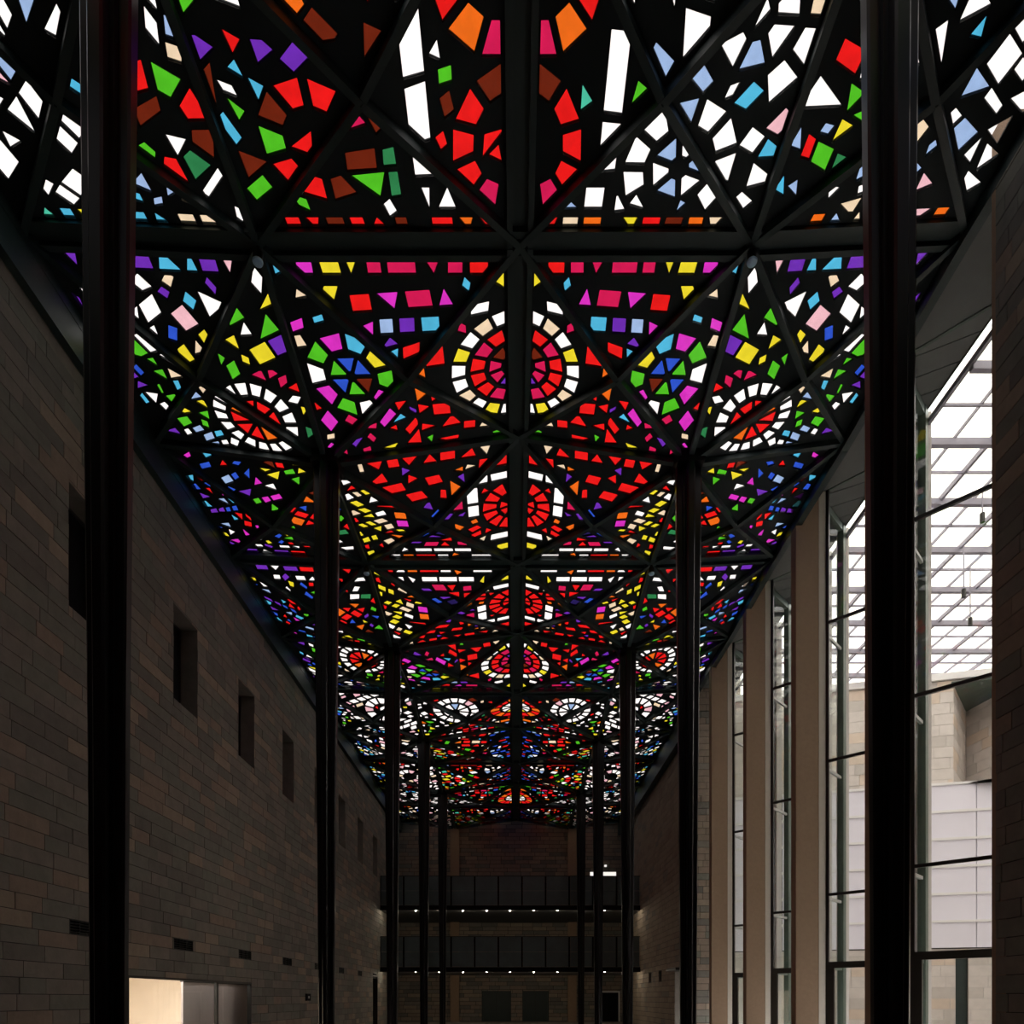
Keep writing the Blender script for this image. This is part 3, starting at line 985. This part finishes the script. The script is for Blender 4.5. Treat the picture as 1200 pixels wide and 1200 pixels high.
def row_d(seed, side):       # far rows: pale rings on the sides, red and blue by the ridge
    s = Pattern(seed)
    s.band((.4, .25), (4, .25), .2, 'VUAVVTV', (.2, .4), .12, .4)
    s.ring((.1, 1.6), .6, .95, 14, 'ROR', .06, .1)
    s.ring((.1, 1.6), .15, .5, 9, 'WYGW', .07, .1)
    s.ring((2.4, 1.35), .62, .9, 16, 'WWWWP', .07, .2)
    s.ring((2.4, 1.35), .14, .52, 9, 'WWLW', .07, .2)
    s.band((.3, 3.0), (1.4, 3.0), .26, 'RIRO', (.2, .4), .06, .2)
    s.band((.3, 3.35), (1.3, 3.35), .22, 'UUWUL', (.14, .26), .06, .2)
    s.band((.3, 3.7), (3.6, 3.7), .22, 'RRWGRI', (.2, .4), .07, .3)
    s.fill(rect(1, 4, 2.3, 3.6), .35, 'RRROGYWDC', (.15, .26), (.16, .36), skip=.2)
    s.fill(rect(2.6, 4, .3, 4), .7, 'WWWWPWV', (.18, .32), (.18, .4), skip=.15, tri=.2)
    s.fill(rect(.3, 3, .3, 2.4), .5, 'GDRBYV', (.14, .24), (.14, .3), skip=.4)
    s.ring((5.4, 1.3), .45, .8, 12, 'WWWP', .08, .2)
    s.fill(rect(4, 7.1, .2, 3.3), .45, 'WWWWWWPIPW', (.16, .28), (.16, .4), skip=.12, tri=.2)
    s.fill(rect(4, 8, 2.6, 4), .4, 'WIYGUAWR', (.14, .24), (.16, .3), skip=.25)
    s.fill(rect(6.8, 8, 0, 4), .5, 'UALVWY', (.14, .24), (.14, .3), skip=.3)
    return s


def row_e(seed, side):       # farthest rows: dense small reds, blues, ivory
    s = Pattern(seed)
    s.band((.3, .3), (3.7, .3), .26, 'RRIRLUR', (.25, .5), .06, .1)
    s.ring((1.1, .9), .25, .5, 9, 'LAW', .06, .1)
    s.ring((2.5, 2.0), .4, .7, 11, 'RWRG', .06, .1)
    s.ring((2.5, 2.0), .1, .32, 6, 'GY', .06, .1)
    s.fill(rect(.3, 1.3, .5, 3.8), .0, 'UUURLRI', (.13, .22), (.14, .34), skip=.12, tri=.2)
    s.fill(rect(1.2, 3, .4, 3.8), .3, 'RRRRCIWO', (.16, .26), (.16, .4), skip=.15)
    s.fill(rect(2.8, 4, .3, 3.9), .5, 'RWGTOYW', (.15, .25), (.16, .34), skip=.2)
    s.ring((5.6, 1.6), .4, .7, 11, 'WWIP', .07, .1)
    s.fill(rect(4, 7, .3, 3.9), .4, 'WWWWIPRO', (.16, .27), (.16, .38), skip=.18)
    s.fill(rect(6.8, 8, .2, 3.9), .5, 'UALWY', (.14, .24), (.14, .3), skip=.3)
    return s


def more(s, n, cols_in, cols_out):
    s.fill(rect(.2, 4, .2, 3.9), .2 + n, cols_in, (.14, .26), (.14, .36), skip=.1)
    s.fill(rect(4, 8, .2, 3.9), .9 + n, cols_out, (.13, .24), (.13, .34), skip=.1)
    s.fill(rect(.2, 8, .2, 3.9), 1.3 + n, cols_in + cols_out, (.1, .16), (.11, .24), skip=.3)
    return s


rows_spec = {}
for side in (1, -1):
    A, B, C_, D, E = row_a(3 if side > 0 else 4, side), row_b(7, side), row_c(9, side), row_d(12, side), row_e(15, side)
    more(B, .1, 'RRCVAYMGI', 'YGAWVIUW'); more(C_, .3, 'RRROIYVR', 'RYGUUAWV'); more(D, .2, 'RRWGYUW', 'WWWIUA'); more(E, .4, 'RRIWUO', 'WWIRUA')
    more(A, .5, 'WRLWOG' if side > 0 else 'RGBAVR', 'WWWPLA')
    rows_spec[side] = {0: C_.flip_b(), 1: B.flip_b(), 2: A.flip_b(), 3: A, 4: B, 5: C_, 6: C_.flip_b(), 7: B.flip_b(),
                       8: D, 9: E.flip_b(), 10: E, 11: D.flip_b(), 12: E}


def inset_tri(t, ins):
    """t: ccw triangle, ins: inset of the edge i..i+1 -> clipped triangle polygon"""
    out = list(t)
    for i in range(3):
        a, b = t[i], t[(i + 1) % 3]
        l = math.hypot(b[0] - a[0], b[1] - a[1])
        n = (-(b[1] - a[1]) / l, (b[0] - a[0]) / l)
        d = ins[i]
        out = clip(out, (a[0] + n[0] * d, a[1] + n[1] * d), (b[0] + n[0] * d, b[1] + n[1] * d))
    return out


PANELS, PIECES = [], []
MAIN, SUB = .26, .115
for k in range(NROW):
    for side in (1, -1):
        pat = rows_spec[side][k]
        for ci in (0, 1):
            u0, u1 = ci, ci + 1
            c00, c10, c11, c01 = P(side, u0, k), P(side, u1, k), P(side, u1, k + 1), P(side, u0, k + 1)
            cen = (c00 + c10 + c11 + c01) / 4
            cen.z = EYE + 11.76
            q2 = [(ci * 4, 0), (ci * 4 + 4, 0), (ci * 4 + 4, 4), (ci * 4, 4)]
            q3 = [c00, c10, c11, c01]
            m2 = (ci * 4 + 2, 2)
            # inset of the four outer edges: near, outer, far, inner
            e_in = [MAIN if k % 2 == 0 else SUB, SUB if ci == 0 else .2, MAIN if (k + 1) % 2 == 0 else SUB, .26 if ci == 0 else SUB]
            for t in range(4):
                T2 = [q2[t], q2[(t + 1) % 4], m2]
                T3 = [q3[t], q3[(t + 1) % 4], cen]
                safe = inset_tri(T2, [e_in[t], SUB, SUB])
                pcs = []
                for pl, col, cc in pat.p:
                    if col is None: continue
                    if cc[0] + cc[2] < ci * 4 or cc[0] - cc[2] > ci * 4 + 4: continue
                    q = pl
                    for i in range(len(safe)):
                        q = clip(q, safe[i], safe[(i + 1) % len(safe)])
                        if len(q) < 3: break
                    if len(q) < 3: continue
                    # tidy and drop slivers
                    qq = []
                    for v in q:
                        if not qq or math.hypot(v[0] - qq[-1][0], v[1] - qq[-1][1]) > .012: qq.append(v)
                    if len(qq) > 2 and math.hypot(qq[0][0] - qq[-1][0], qq[0][1] - qq[-1][1]) < .012: qq.pop()
                    if len(qq) < 3 or area(qq) < .008: continue
                    per = sum(math.hypot(qq[i][0] - qq[i - 1][0], qq[i][1] - qq[i - 1][1]) for i in range(len(qq)))
                    if area(qq) / per < .018: continue
                    pcs.append((qq, PKEYS.index(col)))
                PANELS.append((T2, T3, pcs, k))


def mapper(T2, T3):
    (x0, y0), (x1, y1), (x2, y2) = T2
    det = (y1 - y2) * (x0 - x2) + (x2 - x1) * (y0 - y2)

    def f(p, dz=0.0):
        a = ((y1 - y2) * (p[0] - x2) + (x2 - x1) * (p[1] - y2)) / det
        b = ((y2 - y0) * (p[0] - x2) + (x0 - x2) * (p[1] - y2)) / det
        c = 1 - a - b
        v = T3[0] * a + T3[1] * b + T3[2] * c
        return (v.x, v.y, v.z + dz)
    return f


# choose the 300 pieces that show largest
score = []
for pi, (T2, T3, pcs, k) in enumerate(PANELS):
    f = mapper(T2, T3)
    for qi, (q, c) in enumerate(pcs):
        pts = [f(v) for v in q]
        if min(p[1] for p in pts) < 3: continue
        pp = [px(*p) for p in pts]
        mx_, my_ = sum(p[0] for p in pp) / len(pp), sum(p[1] for p in pp) / len(pp)
        if 0 < mx_ < 1200 and 0 < my_ < 1200:
            score.append((abs(area(pp)), pi, qi))
score.sort(reverse=True)
SINGLE = {(a, b) for _, a, b in score[:300]}

SLT = .02
for pi, (T2, T3, pcs, k) in enumerate(PANELS):
    f = mapper(T2, T3)
    verts = [Vector(v) for v in T2]
    faces = [[0, 1, 2]] if area(T2) > 0 else [[0, 2, 1]]
    for q, c in pcs:
        b = len(verts)
        verts += [Vector(v) for v in q]
        faces.append(list(range(b, b + len(q))))
    ov, oe, of, _, _, orf = delaunay_2d_cdt(verts, [], faces, 0, 1e-5, True)
    sf = [fc for fc, ids in zip(of, orf) if list(ids) == [0]]
    n = len(ov)
    V3 = [f(v) for v in ov] + [f(v, SLT) for v in ov]
    F3 = []
    cnt = {}
    for fc in sf:
        F3.append(tuple(fc)); F3.append(tuple(n + i for i in reversed(fc)))
        for i in range(len(fc)):
            a, b = fc[i], fc[(i + 1) % len(fc)]
            cnt[(a, b)] = 1
    for (a, b) in list(cnt):
        if (b, a) not in cnt:
            F3.append((b, a, n + a, n + b))
    slab = link('glass_panel', pmesh('glass_panel', V3, F3, SLAB), cl)
    rest = MB()
    for qi, (q, c) in enumerate(pcs):
        cx = sum(v[0] for v in q) / len(q); cy_ = sum(v[1] for v in q) / len(q)
        qe = []
        for v in q:
            l = math.hypot(v[0] - cx, v[1] - cy_)
            s_ = (l + .008) / l
            qe.append((cx + (v[0] - cx) * s_, cy_ + (v[1] - cy_) * s_))
        lo = [f(v, -.018) for v in qe]
        hi = [f(v, .006) for v in qe]
        tgt = MB() if (pi, qi) in SINGLE else rest
        b = len(tgt.v); m = len(q)
        tgt.v += lo + hi
        fl = [tuple(b + i for i in range(m)), tuple(b + m + i for i in reversed(range(m)))]
        fl += [(b + i, b + m + i, b + m + (i + 1) % m, b + (i + 1) % m) for i in range(m)]
        tgt.f += fl
        tgt.mi += [c if tgt is rest else 0] * len(fl)
        if tgt is not rest:
            tgt.build('glass_piece', GLASS[c], slab)
    if rest.v:
        used = sorted(set(rest.mi))
        rest.mi = [used.index(i) for i in rest.mi]
        tag(rest.build('glass_mosaic', [GLASS[i] for i in used], slab), kind='stuff')

# beams along every edge of the triangular panels
for k in range(NROW + 1):
    for side in (1, -1):
        for ci in (0, 1):
            a, b = P(side, ci, k), P(side, ci + 1, k)
            if k % 2 == 0:
                bar('ceiling_beam', a, b, .10, .13, BEAM, cl, -.02, .17)
                bar('ceiling_beam', a, b, .10, .13, BEAM, cl, -.02, -.17)
                bar('beam_web', a, b, .26, .05, BEAM, cl, -.02, 0)
            else:
                bar('ceiling_beam', a, b, .11, .14, BEAM, cl, -.02)
        if k < NROW:
            for u in (1, 2):
                a, b = P(side, u, k), P(side, u, k + 1)
                bar('ceiling_beam', a, b, .11 if u == 1 else .16, .14 if u == 1 else .28, BEAM, cl, -.02)
            for ci in (0, 1):
                c = [P(side, ci, k), P(side, ci + 1, k), P(side, ci + 1, k + 1), P(side, ci, k + 1)]
                cen = sum(c, Vector()) / 4
                cen.z = EYE + 11.76
                for q in c:
                    bar('ceiling_beam', q, cen, .10, .14, BEAM, cl, -.02)
    if k < NROW:
        a, b = P(1, 0, k), P(1, 0, k + 1)
        bar('ridge_beam', a, b, .09, .16, BEAM, cl, -.02, .165)
        bar('ridge_beam', a, b, .09, .16, BEAM, cl, -.02, -.165)
        bar('beam_web', a, b, .25, .05, BEAM, cl, -.02, 0)

# little spotlights on the main beams where they meet the lines of the columns
def lathe(prof, n=16):
    mb = MB()
    for r, z in prof:
        mb.v += [(r * math.cos(2 * math.pi * i / n), r * math.sin(2 * math.pi * i / n), z) for i in range(n)]
    for j in range(len(prof) - 1):
        for i in range(n):
            a, b = j * n + i, j * n + (i + 1) % n
            mb.f.append((a, b, b + n, a + n)); mb.mi.append(0)
    mb.f.append(tuple(reversed(range(n)))); mb.mi.append(0)
    mb.f.append(tuple((len(prof) - 1) * n + i for i in range(n))); mb.mi.append(0)
    return mb


lens_me = None
for k in range(2, NROW, 2):
    for side in (1, -1):
        p = P(side, 1, k)
        r = link('beam_spotlight', None)
        r.location = (p.x, p.y, p.z - .1)
        tag(r, 'round blue-grey spotlight under the %s main ceiling beam from the balconies, %s side' % (ORD[(NROW - 1 - k) // 2], 'window' if side > 0 else 'slit wall'), 'spotlight', 'spotlights under the ceiling beams')
        if lens_me is None:
            lens_me = lathe([(.055, -.24), (.075, -.22), (.08, -.1), (.03, 0)]).build('lamp_body', STEEL, r).data
            glass_me = lathe([(.03, -.275), (.075, -.262), (.085, -.235), (.05, -.215)]).build('lens', BLUEL, r).data
        else:
            link('lamp_body', lens_me, r); link('lens', glass_me, r)

# ================================================================== COLUMNS
def column_mesh(h):
    mb = MB()
    lev = [0, .35, .6, .8, 1.0]
    prev = None
    for t in lev:
        z = h * t
        zz = max(0, (z - 1.6) / 11.7)
        w_ = .165 + .115 * zz ** 1.0
        th = .055 + .03 * zz
        c = .085 + .06 * zz
        ring_ = []
        for sx_, sy_, order in ((1, 1, 0), (-1, 1, 1), (-1, -1, 0), (1, -1, 1)):
            pts = [(w_ * sx_, (th - .022) * sy_), ((w_ - .022) * sx_, th * sy_), (c * sx_, th * sy_), (c * sx_, c * sy_), (th * sx_, c * sy_), (th * sx_, (w_ - .022) * sy_), ((th - .022) * sx_, w_ * sy_)]
            if order: pts = pts[::-1]
            ring_ += pts
        b = len(mb.v)
        mb.v += [(x, y, z) for x, y in ring_]
        n = len(ring_)
        if prev is not None:
            for i in range(n):
                mb.f.append((prev + i, prev + (i + 1) % n, b + (i + 1) % n, b + i)); mb.mi.append(0)
        prev = b
    return mb


shaft_me = cap_me = base_me = None
HC = EYE + 11.55
for side, lab in ((-1, 'black tapered steel column, %s from the balconies, in the row beside the slit-windowed wall'),
                  (1, 'black tapered steel column, %s from the balconies, in the row beside the tall windows')):
    for di, d in enumerate((6.9, 14.9, 22.9, 30.9, 38.9)):
        r = link('steel_column', None)
        r.location = (gx(side, 1), d, 0)
        tag(r, lab % ORD[4 - di], 'column', 'steel columns beside the ' + ('slit-windowed wall' if side < 0 else 'tall windows'))
        if shaft_me is None:
            shaft_me = column_mesh(HC).build('shaft', STEEL, r).data
            cap_me = MB().hull([(-.28, -.28, HC - .02), (.28, -.28, HC - .02), (.28, .28, HC - .02), (-.28, .28, HC - .02),
                                (-.34, -.34, HC + .2), (.34, -.34, HC + .2), (.34, .34, HC + .2), (-.34, .34, HC + .2)]).build('capital', STEEL, r).data
            base_me = MB().box(-.3, .3, -.3, .3, 0, .04).build('base_plate', STEEL, r).data
        else:
            link('shaft', shaft_me, r); link('capital', cap_me, r); link('base_plate', base_me, r)
print('pieces', sum(len(p[2]) for p in PANELS), 'objects', len(bpy.data.objects))
